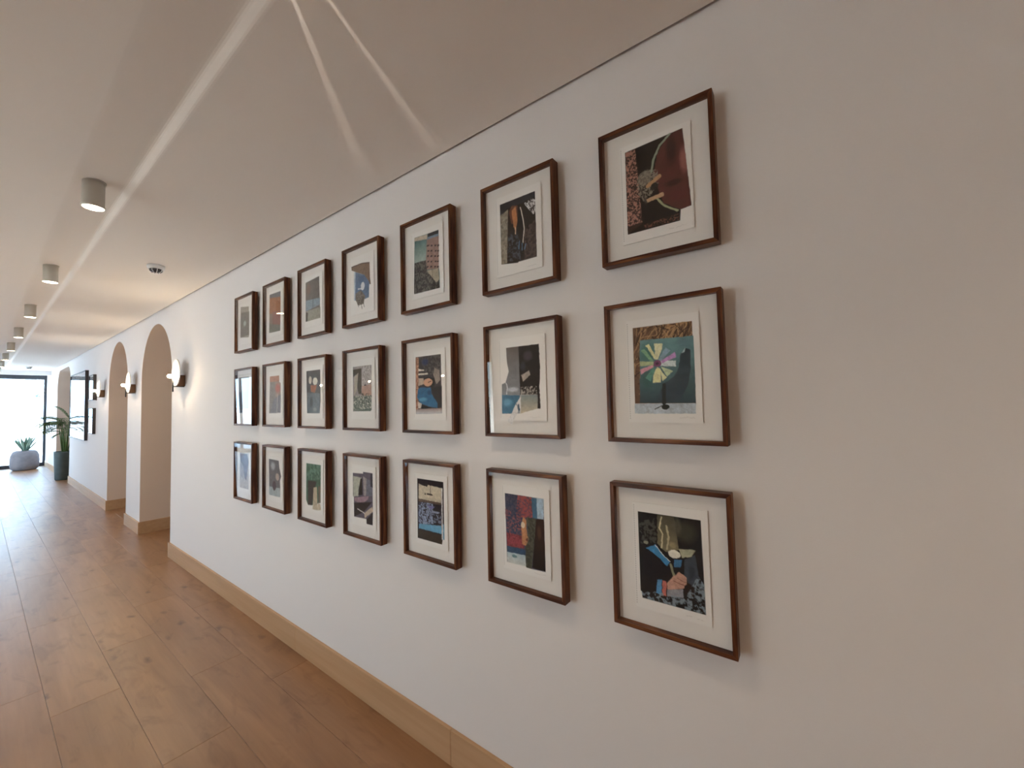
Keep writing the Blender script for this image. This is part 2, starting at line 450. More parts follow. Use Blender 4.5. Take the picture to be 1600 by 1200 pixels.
# ---- outdoors
M_pave = mat('pale_paving', (0.55, 0.55, 0.54), 0.8, 0.3, var=((0.48, 0.48, 0.47), (1.5, 1.5, 1), 4))
B = MB(); B.box((-60, YE + 0.15, -0.14), (60, 90, -0.03)); B.box((-60, -20, -0.14), (XL - 0.3, YE + 0.15, -0.03))
structure(B.build('ground_outside', M_pave))
M_bark = mat('bark', (0.42, 0.40, 0.38), 0.9, 0.2, var=((0.5, 0.48, 0.45), (6, 6, 1.5), 4))
M_tleaf = mat('tree_leaf', (0.42, 0.50, 0.48), 0.6, 0.3, var=((0.52, 0.60, 0.58), (2, 2, 2), 3))
def tree(loc, h, r, n, seed, label):
    rr = random.Random(seed)
    t = thing('tree', label, 'tree', loc)
    B = MB(); B.tube([(0, 0, 0), (0.08, 0, h * 0.3), (0.02, 0.05, h * 0.55), (-0.05, 0, h * 0.8)], [0.13, 0.10, 0.08, 0.04], 10)
    for k in range(6):
        a = rr.uniform(0, 2 * PI); z = h * rr.uniform(0.45, 0.62)
        B.tube([(0.03, 0.02, z), (r * 0.4 * math.cos(a), r * 0.4 * math.sin(a), z + h * .12), (r * .75 * math.cos(a), r * .75 * math.sin(a), z + h * .2)], [0.05, 0.035, 0.015], 6)
    B.build('trunk', M_bark, t)
    blobs = [(rr.gauss(0, r * .5), rr.gauss(0, r * .5), h * rr.uniform(.6, 1.0), r * rr.uniform(.28, .5)) for _ in range(14)]
    L = MB()
    for _ in range(n):
        bx_, by_, bz_, br = rr.choice(blobs)
        d = Vector((rr.gauss(0, 1), rr.gauss(0, 1), rr.gauss(0, 1))).normalized() * br * rr.uniform(.6, 1)
        p = Vector((bx_, by_, bz_)) + d
        u = Vector((rr.gauss(0, 1), rr.gauss(0, 1), rr.gauss(0, .6))).normalized(); w = u.cross(Vector((rr.gauss(0, 1), 1, rr.gauss(0, 1)))).normalized()
        s = rr.uniform(.07, .12)
        L.add([p - u * s, p - w * s * .45, p + u * s, p + w * s * .45], [(0, 1, 2, 3)])
    o = L.build('foliage', M_tleaf, t); o['kind'] = 'stuff'
    return t
tree((1.62, 27.5, -0.03), 3.5, 0.42, 900, 3, 'small pale tree outside, seen through the top of the end glazing')

# ================================================================ OBJECTS
# ---- framed collages, 7 columns by 3 rows
FW, FH, LIP, DEP = 0.3441, 0.4383, 0.0125, 0.037
XF = 1.22
Y0, PC, Z0, PR = 0.52826, 0.519266, 2.428216, 0.566545
ART = {}
ART[1,1]=[('P','958e84',[(788,774),(2369,975),(2479,3157),(2376,3343),(767,3207)]),('P','6a675f',[(854,1231),(2463,1385),(2432,3152),(767,3207)]),('E','aab4b0',1629,2192,360,267,0.9)]
ART[1,2]=[('P','6f6a64',[(535,663),(2485,692),(2413,3378),(476,3439)]),('P','4a4a4c',[(554,1802),(2428,1808),(2413,3378),(476,3439)])]
ART[1,3]=[('P','a6a2a2',[(797,783),(2500,823),(2465,3485),(800,3486)]),('P','8a8890',[(880,1487),(1633,1983),(1523,2836),(917,2526)]),('P','4a4860',[(825,874),(2204,868),(2448,1389),(2049,2847),(1710,2699),(1485,1873),(958,1482)])]
ART[2,1]=[('P','7a6a5e',[(798,733),(2490,774),(2437,3495),(717,3450)]),('P','5f6670',[(798,733),(2490,774),(2477,1173),(780,1007)]),('P','93603f',[(809,981),(2503,1159),(2482,2243),(738,2076)]),('P','80564e',[(1223,2018),(2490,2127),(2464,3089),(1231,2926)]),('P','5f6258',[(759,2813),(2464,3089),(2437,3495),(717,3450)])]
ART[2,2]=[('P','9a8a80',[(874,879),(2283,879),(2298,1317),(2532,1423),(2507,3414),(756,3462)]),('P','ac806a',[(874,879),(2283,889),(2300,1268),(856,1281)]),('P','8a8682',[(856,1281),(1658,1300),(1904,3422),(756,3462)]),('E','b46e62',2084,1748,488,416,0.9),('P','7c7e86',[(1494,2477),(2557,2150),(2507,3414),(874,3461)]),('L','d0c8c0',[(2066,2189),(1960,3421)],44)]
ART[2,3]=[('P','5f6064',[(724,955),(2253,996),(2336,1444),(2613,2008),(2429,2339),(2476,2760),(2459,3398),(804,3441),(769,2474)]),('E','a8acb0',1367,1417,419,339,0.9),('P','9aa6aa',[(795,2860),(2439,2827),(2459,3398),(804,3441)]),('E','b0a094',2044,2103,262,247,1),('E','463a42',1577,2734,269,338,1)]
ART[3,1]=[('P','6a6662',[(777,897),(2434,793),(2506,2496),(2567,3362),(764,3387)]),('E','7f6459',1140,1370,365,428,0.8),('P','8496a4',[(808,2046),(2523,2135),(2523,2561),(797,2726)]),('P','929286',[(797,2726),(2577,2714),(2567,3362),(764,3387)]),('P','2a2826',[(816,2783),(1034,2840),(1008,3379),(786,3390)]),('L','4a5058',[(1701,2001),(1671,2634)],48)]
ART[3,2]=[('P','54585c',[(840,829),(2523,832),(2566,2710),(2446,3461),(937,3460)]),('E','dcd8cc',1926,1516,280,227,1),('E','c8c4ba',1330,1419,181,231,1),('P','a06c58',[(1379,1733),(2108,1765),(1895,2216),(1406,2142)]),('P','6a7880',[(947,2185),(2475,2265),(2446,3461),(937,3460)]),('E','464c54',1467,2799,268,419,0.9),('E','9aa0a4',1892,3243,297,174,0.8)]
ART[3,3]=[('P','3c6252',[(827,871),(2558,870),(2526,3089),(1508,3367),(1023,3409),(790,3122)]),('N','6a8c7c',[(827,871),(2558,870),(2563,1725),(848,1891)],180,0.54),('P','2c2c2c',[(1025,1913),(2068,1877),(1788,2470),(1507,3377),(1023,3394)]),('P','b0a48e',[(1702,2288),(2100,2197),(2174,3570),(1592,3605)]),('P','6a6458',[(2269,2131),(2543,2149),(2498,3092),(2269,3123)]),('P','c2b49e',[(2222,3129),(2494,3187),(2578,3512),(2155,3572)])]
ART[4,1]=[('P','806c5c',[(737,1030),(1689,1012),(2440,1136),(2468,1978),(2538,2321),(2432,2320),(1938,1716),(1192,1417),(746,1224)]),('L','3a302a',[(736,1039),(1688,1035),(2439,1154)],38),('L','3a302a',[(2430,1971),(2493,2313)],37),('P','5f7898',[(1070,1383),(1939,1702),(2399,2195),(2353,2990),(2005,3027),(988,2947)]),('P','b8c4cc',[(973,1364),(1127,1395),(1069,2959),(972,2944)]),('E','3f5a80',1655,1920,390,279,0.5),('P','5a5650',[(1107,2601),(1634,2478),(2026,2891),(1840,3279),(1364,3287),(1134,2960)]),('N','807c74',[(1107,2601),(1634,2478),(2026,2891),(1840,3279),(1364,3287),(1134,2960)],122,0.5),('E','d0d3d6',1798,2296,172,222,1),('L','d0d3d6',[(1358,2374),(1715,2421)],66),('L','3a3834',[(1336,3179),(1393,3366)],38),('L','3a3834',[(1645,3226),(1736,3528)],37),('L','3a3834',[(1866,3213),(1927,3444)],37)]
ART[4,2]=[('P','938f90',[(814,932),(2532,931),(2523,3274),(2420,3356),(805,3364)]),('N','bdbcbc',[(814,932),(2532,931),(2512,1936),(1648,2052),(1632,1069)],97,0.5),('P','48483f',[(820,1094),(1632,1060),(1611,2444),(1330,2431),(1219,2027),(1322,1309),(819,1487)]),('P','ada698',[(934,1487),(1307,1307),(1179,2198),(916,2542)]),('G','a89088','b08c78',[(1650,2010),(2512,1936),(2510,2604),(1620,2543)]),('P','57655e',[(871,2531),(2514,2542),(2523,3274),(2420,3356),(805,3364)]),('N','ccccc0',[(871,2531),(2517,2479),(2527,3191),(807,3320)],97,0.58),('N','2c3230',[(1628,2394),(2554,2439),(2541,2940),(1599,2907)],101,0.56),('E','303030',1943,1985,114,34,1)]
ART[4,3]=[('P','5a5664',[(730,1035),(1681,994),(1708,893),(2530,898),(2547,2585),(2521,3553),(1988,3572),(1961,3321),(830,3361),(820,2323),(733,2263)]),('P','a8aca0',[(764,1194),(1555,1221),(1263,1839),(1247,2215),(772,2305)]),('P','1c1a1c',[(1461,1252),(1608,1262),(1640,2116),(1265,2167),(1311,1834)]),('P','666b78',[(2013,1227),(2345,1288),(2529,1622),(2510,2072),(1974,2133)]),('P','959090',[(1697,1142),(2013,1227),(1952,2135),(1746,2158)]),('P','2a2c3a',[(2360,933),(2544,919),(2558,1628),(2354,1596)]),('P','937c88',[(859,2351),(2215,2097),(2133,2283),(1574,2584),(907,2529)]),('P','2a262a',[(823,2623),(2519,2369),(1749,2980),(847,3359)]),('P','beb1a0',[(1784,3043),(2487,2628),(2564,2855),(1819,3293)]),('P','241e22',[(1983,3336),(2548,2892),(2521,3553),(2003,3569)]),('L','d8d4d0',[(1170,2900),(1784,3043)],46)]
ART[5,1]=[('P','5c7676',[(894,806),(1812,854),(2541,868),(2506,2514),(2571,2853),(2562,3525),(802,3498)]),('P','b8ad9e',[(893,815),(1797,879),(1761,1094),(885,999)]),('G','4c7072','a0b2ac',[(886,975),(1733,1101),(1677,2100),(864,2011)]),('P','957a72',[(1763,1047),(2547,1042),(2521,2611),(1645,2523)]),('P','262a34',[(1833,850),(2541,868),(2534,1029),(1812,1026)]),('P','768ca4',[(1791,1020),(2534,1029),(2536,1146),(1732,1120)]),('P','2c2226',[(1762,1380),(1886,1382),(1883,1452),(1759,1451)]),('P','2c2226',[(2007,1439),(2129,1440),(2126,1510),(2004,1509)]),('P','2c2226',[(2261,1500),(2382,1501),(2379,1570),(2259,1570)]),('P','2c2226',[(2447,1544),(2566,1545),(2563,1614),(2444,1614)]),('P','2c2226',[(1786,1634),(1910,1634),(1907,1705),(1783,1705)]),('P','2c2226',[(1997,1683),(2119,1683),(2116,1753),(1994,1753)]),('P','2c2226',[(2278,1748),(2398,1748),(2395,1818),(2275,1818)]),('P','2c2226',[(2437,1785),(2556,1785),(2553,1854),(2434,1854)]),('P','2c2226',[(1742,1871),(1866,1871),(1863,1941),(1739,1942)]),('P','2c2226',[(1987,1927),(2109,1926),(2106,1996),(1984,1997)]),('P','2c2226',[(2241,1984),(2362,1983),(2359,2053),(2238,2054)]),('P','2c2226',[(2427,2026),(2546,2025),(2543,2094),(2424,2095)]),('P','2c2226',[(1766,2125),(1890,2123),(1887,2194),(1763,2195)]),('P','2c2226',[(1976,2170),(2099,2169),(2096,2239),(1974,2241)]),('P','2c2226',[(2258,2232),(2378,2230),(2375,2300),(2255,2302)]),('P','2c2226',[(2417,2266),(2536,2265),(2533,2334),(2414,2336)]),('P','2c2226',[(1721,2363),(1845,2360),(1842,2431),(1718,2434)]),('P','2c2226',[(1966,2414),(2089,2412),(2086,2482),(1963,2485)]),('P','2c2226',[(2221,2468),(2342,2466),(2339,2535),(2218,2538)]),('P','2c2226',[(2407,2507),(2526,2504),(2523,2574),(2404,2577)]),('P','343234',[(864,2021),(1679,2062),(1739,2600),(2513,3121),(2562,3525),(802,3498)]),('N','666660',[(864,2021),(1679,2062),(1739,2600),(2513,3121),(2562,3525),(802,3498)],115,0.54),('P','a69e8c',[(1726,2578),(2482,2612),(2559,3130),(2343,3238)]),('L','4a4844',[(2068,2587),(2118,2998)],19)]
ART[5,2]=[('P','3c3a3e',[(858,843),(2556,839),(2576,3470),(819,3509)]),('N','5e5c5c',[(1074,859),(2556,839),(2582,1747),(1605,1699)],114,0.52),('P','8f6552',[(858,852),(1073,890),(979,3366),(819,3491)]),('N','c8987e',[(858,852),(1073,890),(979,3366),(819,3491)],81,0.55),('E','2c3c66',1496,1120,299,203,0.8),('P','d0c8bc',[(1020,1402),(1430,1470),(1428,1531),(1030,1501)]),('P','dcd4c8',[(1025,1626),(1685,1633),(1683,1703),(1022,1702)]),('P','b8a898',[(1037,1850),(1402,1866),(1392,2131),(1023,2207)]),('P','1e1c22',[(1368,1909),(1600,1822),(2148,1899),(2134,2244),(1935,2324)]),('E','c89e84',1688,2063,301,183,1),('L','3a2018',[(1707,2077),(1896,2010)],39),('P','928880',[(2141,1423),(2436,1547),(2493,2000),(2238,2170),(2054,1721)]),('P','22242c',[(1871,2322),(2593,2251),(2578,3279),(2276,3279)]),('P','2f668e',[(998,2340),(1255,2272),(1871,2322),(1906,2584),(2298,3022),(2290,3245),(1743,3169),(1160,3011),(922,2741)]),('E','5a9abc',1313,2836,359,114,0.8),('E','1c3c60',1767,2537,192,153,0.7),('P','d4c9bd',[(995,2942),(1239,3034),(1165,3241),(984,3241)]),('P','161214',[(1238,3065),(1945,3235),(1184,3250)]),('G','947a70','c4c8cc',[(834,3285),(2585,3245),(2576,3470),(819,3509)])]
ART[5,3]=[('P','23202a',[(852,816),(2587,823),(2595,1102),(2597,3317),(2492,3323),(2440,3552),(835,3540)]),('P','bdb3a0',[(948,1022),(2458,1103),(2434,1755),(919,1753)]),('P','23202a',[(949,999),(1588,1050),(1518,1146),(946,1067)]),('L','2a2622',[(1738,1080),(1737,1434)],31),('E','3a342e',1690,1466,222,45,1),('E','3a342e',1385,1482,53,45,1),('P','5f4f44',[(920,1739),(2434,1746),(2430,1842),(915,1867)]),('N','93a2c0',[(914,1890),(1883,1859),(1914,2735),(907,2937)],90,0.48),('P','7272a0',[(1486,1953),(2021,1973),(1742,2151)]),('P','8a94b0',[(1806,2178),(2349,2169),(2188,2257),(1803,2267)]),('N','7c88a0',[(1866,2302),(2412,2312),(2399,2660),(1851,2701)],88,0.56),('P','629aba',[(930,2888),(2421,2743),(2445,3094),(921,3098)]),('P','302a24',[(864,3157),(2449,3149),(2440,3552),(835,3540)]),('P','6f9ab4',[(2463,2607),(2608,2714),(2598,3308),(2492,3323)]),('P','dcdcd8',[(2452,1104),(2515,1097),(2498,3322),(2442,3332)])]
ART[6,1]=[('P','2a211f',[(883,855),(2556,850),(2562,3342),(1741,3346),(1697,3376),(911,3268)]),('P','34353b',[(883,855),(2556,850),(2507,1062),(1768,1122),(1274,1121),(915,1295)]),('P','938c7c',[(896,1289),(1285,1165),(1177,3275),(898,3255)]),('N','746e62',[(896,1289),(1285,1165),(1177,3275),(898,3255)],133,0.5),('P','3c3230',[(2253,2206),(2561,2001),(2562,3342),(2028,3307)]),('N','5a4b45',[(2080,2159),(2565,1905),(2562,3342),(1969,3313)],115,0.5),('N','50555c',[(1260,2136),(1722,2160),(1851,3286),(1210,3242)],102,0.54),('P','6a4434',[(1330,1265),(1464,1077),(1737,1138),(1723,1860),(1432,1778)]),('P','b47a50',[(1455,1278),(1646,1134),(1724,1710),(1640,2088),(1536,1933)]),('L','d8b898',[(1620,1982),(1621,2233)],44),('E','181212',1875,1704,176,541,0.9),('L','d6cfc0',[(1871,1264),(1972,1658),(2033,2146),(1958,2644)],39),('L','5c7690',[(1800,2555),(1763,2844)],44),('L','5c7690',[(1908,2681),(1915,2930)],39),('L','6c86a0',[(2077,2748),(2021,2931)],39),('N','f0e8d8',[(2054,1162),(2431,1086),(2597,1213),(2577,1643),(2449,1701),(2231,1415)],78,0.46)]
ART[6,2]=[('G','66605c','9098a0',[(1028,931),(1622,934),(1693,1965),(1666,2782),(1622,3487),(756,3496),(779,2346),(966,2286),(1133,1864),(1058,1518),(1044,1334)]),('P','25201f',[(1622,934),(2546,931),(2578,1846),(2530,2529),(2553,3305),(2417,3304),(2431,2804),(1655,2782)]),('E','4e474d',2045,1328,260,241,0.7),('E','3c4048',1813,1707,160,220,0.6),('P','a59d92',[(1717,2046),(2097,1880),(2126,2056),(1797,2289)]),('N','b4afa6',[(1695,2496),(2406,2472),(2416,2790),(1682,2783)],79,0.5),('G','808c8e','bcb29c',[(1676,2796),(2431,2804),(2417,3304),(1644,3487)]),('P','4c7a96',[(772,2758),(1643,2804),(1349,3487),(756,3487)]),('E','7ab0cc',1033,3059,280,180,0.6),('E','c0c6ce',1308,2571,329,116,0.9),('L','cdd0d4',[(988,2296),(1049,2471),(1002,2741)],41),('P','e6ecec',[(1466,3101),(1679,2840),(1659,3386)]),('P','3c5a70',[(1529,3156),(1596,3121),(1616,3377),(1550,3395)]),('P','f2f2ee',[(1449,3110),(1540,3386),(1229,3911),(1028,3789)])]
ART[6,3]=[('P','4a4a5e',[(809,900),(2574,912),(2571,1636),(2583,3499),(1967,3526),(1723,3510),(1724,3473),(842,3503)]),('P','964e4e',[(1407,904),(2072,912),(2074,1650),(1317,1761)]),('N','5a4656',[(1407,904),(2072,912),(2074,1650),(1317,1761)],103,0.52),('N','2c3c58',[(809,900),(1407,904),(1602,1677),(1547,2367),(837,2433)],75,0.5),('N','985a5c',[(785,1504),(1549,1593),(1547,2367),(837,2433)],85,0.58),('P','3f6886',[(2045,915),(2286,912),(2282,1666),(2079,1658)]),('P','a8c0d2',[(2275,913),(2574,912),(2545,1639),(2277,1654)]),('P','95434a',[(839,2386),(1629,2399),(1677,2852),(866,2904)]),('N','6a3038',[(839,2386),(1629,2399),(1677,2852),(866,2904)],94,0.55),('P','35506e',[(866,2904),(1719,2903),(1712,3094),(857,3129)]),('G','a6bcc4','c8ccc8',[(857,3129),(1712,3094),(1729,3499),(854,3510)]),('E','64868c',1201,3226,115,56,1),('P','b8845f',[(1647,1662),(1797,1787),(1784,2104),(1880,2449),(1808,2752),(1572,2703),(1556,2138)]),('E','d8cab2',1634,1991,95,118,1),('E','7a4434',1801,2506,55,55,1),('P','3f4138',[(1796,1674),(2255,1670),(2169,2224),(1978,3529),(1722,3519),(1726,2744),(1884,2493)]),('N','57594c',[(1796,1674),(2255,1670),(2169,2224),(1978,3529),(1722,3519),(1726,2744)],99,0.55),('G','33221c','0e0a0a',[(2229,1674),(2571,1636),(2583,3499),(2007,3474)]),('E','54392f',2342,2153,115,310,0.7)]
ART[7,1]=[('P','1c1412',[(845,778),(2590,722),(2752,3100),(2453,3138),(2424,3461),(837,3460)]),('P','3a2a26',[(845,778),(1179,767),(1311,3233),(837,3460)]),('N','b08070',[(856,782),(1167,779),(1313,3180),(837,3213)],66,0.52),('P','5a302c',[(2590,722),(2752,3100),(2453,3138),(1979,2789),(1823,2319),(1710,1749),(1848,1213),(2147,774)]),('E','2a1818',2248,1260,216,565,0.8),('E','946058',2618,1658,185,503,0.9),('E','5c2c2c',2379,2654,329,228,0.8),('E','241414',2300,2267,331,132,0.7),('L','8d9a86',[(2222,753),(1920,975),(1729,1329),(1638,1724)],66),('L','9a9f7a',[(1760,2563),(2023,2907),(2366,3138)],58),('E','6e685c',1429,1813,217,223,1),('N','8d8778',[(1188,1785),(1519,1574),(1825,1710),(1857,2119),(1419,2618),(1195,2224)],54,0.5),('L','b8906a',[(1521,2113),(1877,1924)],127),('L','b89878',[(1500,2563),(1941,2515)],127),('L','4a443e',[(1282,2089),(1471,2634)],48),('E','2a2420',1726,2181,122,105,1),('N','7a5044',[(1335,3293),(2401,3225),(2392,3426),(1383,3413)],53,0.56)]
ART[7,2]=[('P','6b503c',[(879,806),(2626,822),(2626,1233),(2641,3197),(1020,3186),(865,3184)]),('S','b8946a',[(879,806),(2626,822),(2619,1396),(1101,1230),(1020,3177),(865,3184)],150,141,62,25,14),('S','3a2a20',[(879,806),(2626,822),(2619,1396),(1101,1230),(1020,3177),(865,3184)],90,122,62,30,14),('G','6c9498','30424a',[(1093,1215),(2677,1252),(2641,3197),(1021,3168)]),('E','3e7462',1316,1622,313,367,0.6),('E','2e5a4c',1282,2447,269,367,0.5),('E','5a7684',2407,1417,322,173,0.5),('P','36454e',[(2278,1732),(2400,1582),(2552,1649),(2543,2167),(2445,2682),(2190,3162),(1545,3163),(1671,2783),(1811,2564),(2075,2400),(2211,2144)]),('P','a5babe',[(2291,1733),(2413,1566),(2395,1699)]),('P','b2bdc6',[(865,3184),(2641,3205),(2629,3497),(852,3492)]),('P','7aa685',[(1103,1533),(1229,1512),(1495,1889),(1404,1905)]),('P','a8b68c',[(1075,1865),(1494,1912),(1489,2021),(1068,2032)]),('P','d098aa',[(1064,2138),(1458,2009),(1487,2075),(1086,2279)]),('P','5f9484',[(1215,2407),(1469,2083),(1537,2161),(1370,2507)]),('P','e6d4a6',[(1440,2556),(1457,2365),(1575,2100),(1689,2130),(1684,2558)]),('P','f4ecac',[(1679,2152),(1860,2424),(1725,2524)]),('P','bccca8',[(1700,2072),(2056,2231),(1870,2397)]),('P','ccd8d8',[(1690,1900),(2140,1927),(2133,2108),(1683,2053)]),('P','bc90c2',[(1707,1906),(2126,1674),(2153,1818),(1748,1977)]),('P','86a2b0',[(1629,1877),(1863,1502),(1988,1617),(1707,1919)]),('P','eeeab4',[(1521,1358),(1777,1385),(1747,1571),(1621,1858),(1541,1852)]),('P','ece8a8',[(1257,1395),(1372,1361),(1546,1734),(1532,1851)]),('E','7c4a6e',1598,1983,119,100,1),('E','4a2a44',1598,1974,53,41,1),('L','23282a',[(1773,2630),(1751,3181)],108),('E','20241f',1789,3298,121,76,1),('L','20241f',[(1483,3357),(1695,3256)],28)]
ART[7,3]=[('P','17191c',[(828,850),(2630,850),(2663,3462),(878,3458),(862,3268),(827,3253)]),('G','4c4a3e','7a745c',[(1421,865),(1906,858),(2002,1800),(1634,1930),(1386,1734)]),('L','c4bc9a',[(1546,926),(1467,1246),(1553,1420),(1509,1829)],43),('L','b0a888',[(1675,1164),(1726,1482),(1661,1845)],52),('E','948c6c',1827,1696,127,122,0.9),('E','46463c',2200,1260,387,390,0.6),('E','5c5c4e',1985,1113,134,325,0.6),('N','4a4c48',[(850,1154),(1393,973),(1362,1739),(872,1833)],130,0.5),('P','17181f',[(964,2009),(1356,1882),(1802,2304),(1859,2569),(1735,2831),(1123,2864),(949,2593)]),('P','3d4650',[(2146,2045),(2443,1855),(2509,2414),(2538,2630),(2308,2868),(2128,2505)]),('E','2c3440',2328,2367,129,273,0.8),('P','3f86b8',[(1026,1924),(1337,1767),(1502,1995),(1738,2207),(1641,2331),(1439,2150),(1207,2008)]),('P','3c719e',[(1855,2107),(2079,2082),(2026,2309),(1856,2315)]),('L','d4dce0',[(1336,1791),(1515,2006),(1739,2188)],19),('E','e2d6ca',1871,1947,171,121,1),('P','a2a48c',[(2003,1777),(2457,1709),(2355,1910),(2082,2013)]),('L','8a8a70',[(1758,2268),(1836,2574)],66),('P','b89080',[(1619,2860),(1789,2632),(1985,2429),(2174,2539),(2173,2790),(2046,2900),(1635,3029)]),('L','74463c',[(1924,2623),(2150,2700)],18),('L','74463c',[(1821,2726),(2116,2790)],19),('P','5088b4',[(1350,2814),(1489,2770),(1451,3242),(1301,3201)]),('P','c47268',[(1506,2794),(1617,2805),(1586,3229),(1469,3237)]),('P','9396a0',[(1635,3029),(2068,2903),(2080,3142),(1618,3225)]),('E','231c1c',2251,2906,147,201,1),('N','8494a0',[(862,3268),(1302,3177),(2124,3144),(2496,2417),(2654,2645),(2663,3462),(878,3458)],108,0.54),('E','8c8c78',1048,1760,78,49,1)]


def frac_noise(shape_uv, scale, seed):
    """smooth value noise 0..1, two octaves; uv in 0.1 mm units"""
    u, v = shape_uv; out = np.zeros_like(u, dtype=float); amp = 0.62
    rs = np.random.RandomState(seed)
    for o in range(2):
        g = rs.rand(97, 97); a = u / scale; b = v / scale
        i = np.floor(a).astype(int); j = np.floor(b).astype(int); fa = a - i; fb = b - j
        fa = fa * fa * (3 - 2 * fa); fb = fb * fb * (3 - 2 * fb)
        q = lambda x, y: g[x % 97, y % 97]
        out += amp * ((q(i, j) * (1 - fa) + q(i + 1, j) * fa) * (1 - fb) + (q(i, j + 1) * (1 - fa) + q(i + 1, j + 1) * fa) * fb)
        scale = scale / 2.1; amp = 0.38
    return out

def seg_dist(u, v, a, b):
    ax, ay = a; bx, by = b; dx, dy = bx - ax, by - ay; L2 = dx * dx + dy * dy + 1e-9
    t = np.clip(((u - ax) * dx + (v - ay) * dy) / L2, 0, 1)
    return np.hypot(u - ax - t * dx, v - ay - t * dy)

def poly_mask(u, v, pts, aa):
    inside = np.zeros(u.shape, bool); dist = np.full(u.shape, 1e9); n = len(pts)
    for i in range(n):
        a = pts[i]; b = pts[(i + 1) % n]
        c = ((a[1] > v) != (b[1] > v)) & (u < (b[0] - a[0]) * (v - a[1]) / ((b[1] - a[1]) if b[1] != a[1] else 1e-9) + a[0])
        inside ^= c; dist = np.minimum(dist, seg_dist(u, v, a, b))
    sd = np.where(inside, dist, -dist)
    return np.clip(sd / aa + 0.5, 0, 1)

PAPER = np.array((0.95, 0.935, 0.91))
GAIN = 1.25
def art_col(h): return np.minimum(np.array(lin(h)) * GAIN, 0.86)

def paint(ops, cell, seed):
    pts = [q for o in ops if o[0] in 'PLN' for q in o[2]]
    u0 = min(q[0] for q in pts) - 8; u1 = max(q[0] for q in pts) + 8; v0 = min(q[1] for q in pts) - 8; v1 = max(q[1] for q in pts) + 8
    nu = max(8, int((u1 - u0) / cell)); nv = max(8, int((v1 - v0) / cell))
    U0, V0 = np.meshgrid(np.linspace(u0, u1, nu), np.linspace(v0, v1, nv)); U, V = U0, V0
    U1 = U0 + 34 * (frac_noise((U0, V0), 70, seed + 901) - 0.5); V1 = V0 + 34 * (frac_noise((U0, V0), 70, seed + 902) - 0.5)
    C = np.ones(U.shape + (3,)) * PAPER; A = np.zeros(U.shape); rs = random.Random(seed)
    def put(mk, col, cover=True):
        nonlocal C, A
        C = C * (1 - mk[..., None]) + (col if getattr(col, 'ndim', 1) == 3 else np.array(col)) * mk[..., None]
        if cover: A = np.maximum(A, mk)
    for k, o in enumerate(ops):
        t = o[0]; U, V = (U0, V0) if k == 0 else (U1, V1)
        if t == 'P':
            mk = poly_mask(U, V, o[2], cell); n = frac_noise((U, V), 140, seed * 31 + k)[..., None]
            put(mk, art_col(o[1]) * (0.62 + 0.4 * n + 0.36 * frac_noise((U, V), max(36, cell * 1.5), seed * 7 + k)[..., None]))
        elif t == 'G':
            mk = poly_mask(U, V, o[3], cell); va = min(q[1] for q in o[3]); vb = max(q[1] for q in o[3])
            f = np.clip((V - va) / (vb - va), 0, 1)[..., None]; n = frac_noise((U, V), 160, seed * 31 + k)[..., None]
            put(mk, (art_col(o[1]) * (1 - f) + art_col(o[2]) * f) * (0.85 + 0.3 * n))
        elif t == 'E':
            d = np.hypot((U - o[2]) / o[4], (V - o[3]) / o[5]); a = o[6]
            w = cell / max(o[4], 1) if a >= 0.99 else 0.55
            put(np.clip((1 - d) / w + (0.5 if a >= .99 else 0), 0, 1) * a * (A if a < 0.99 else 1), art_col(o[1]), a >= 0.99)
        elif t == 'L':
            d = np.full(U.shape, 1e9)
            for p, q in zip(o[2][:-1], o[2][1:]): d = np.minimum(d, seg_dist(U, V, p, q))
            w = max(o[3] / 2, cell * 0.35); put(np.clip((w - d) / cell + 0.5, 0, 1), art_col(o[1]))
        elif t == 'N':
            mk = poly_mask(U, V, o[2], cell); n = frac_noise((U, V), max(o[3] * 0.62, cell * 1.25), seed * 17 + k)
            put(mk * np.clip((n - o[4]) / 0.22 + 0.45, 0, 1) * 0.9, art_col(o[1]), True)
        elif t == 'S':
            mk = poly_mask(U, V, o[2], cell); ua = min(q[0] for q in o[2]); ub = max(q[0] for q in o[2]); va = min(q[1] for q in o[2]); vb = max(q[1] for q in o[2])
            for _ in range(o[3]):
                a = (rs.uniform(ua, ub), rs.uniform(va, vb)); an = math.radians(-rs.gauss(o[5], o[6])); ln = o[4] * rs.uniform(.6, 1.6) * 3
                b = (a[0] + ln * math.cos(an), a[1] + ln * math.sin(an)); d = seg_dist(U, V, a, b)
                put(mk * np.clip((max(o[7], cell * .4) - d) / cell + .5, 0, 1) * 0.85, art_col(o[1]) * rs.uniform(.6, 1.1))
    g = 0.80 + 0.24 * frac_noise((U0, V0), max(30, cell * 1.3), seed + 77) + 0.16 * frac_noise((U0, V0), 110, seed + 78)
    isp = (A > 0.5)[..., None]; C = np.where(isp, C * g[..., None], C)
    return U0, V0, np.clip(C, 0, 0.93), A

SH = (0.066, 0.057, 0.281, 0.377)       # the sheet inside the frame: left, top, right, bottom
def loc_pt(u, v, x): return (x - XR, FW / 2 - u, FH - v)      # frame coordinates -> local to the root at the wall, bottom centre

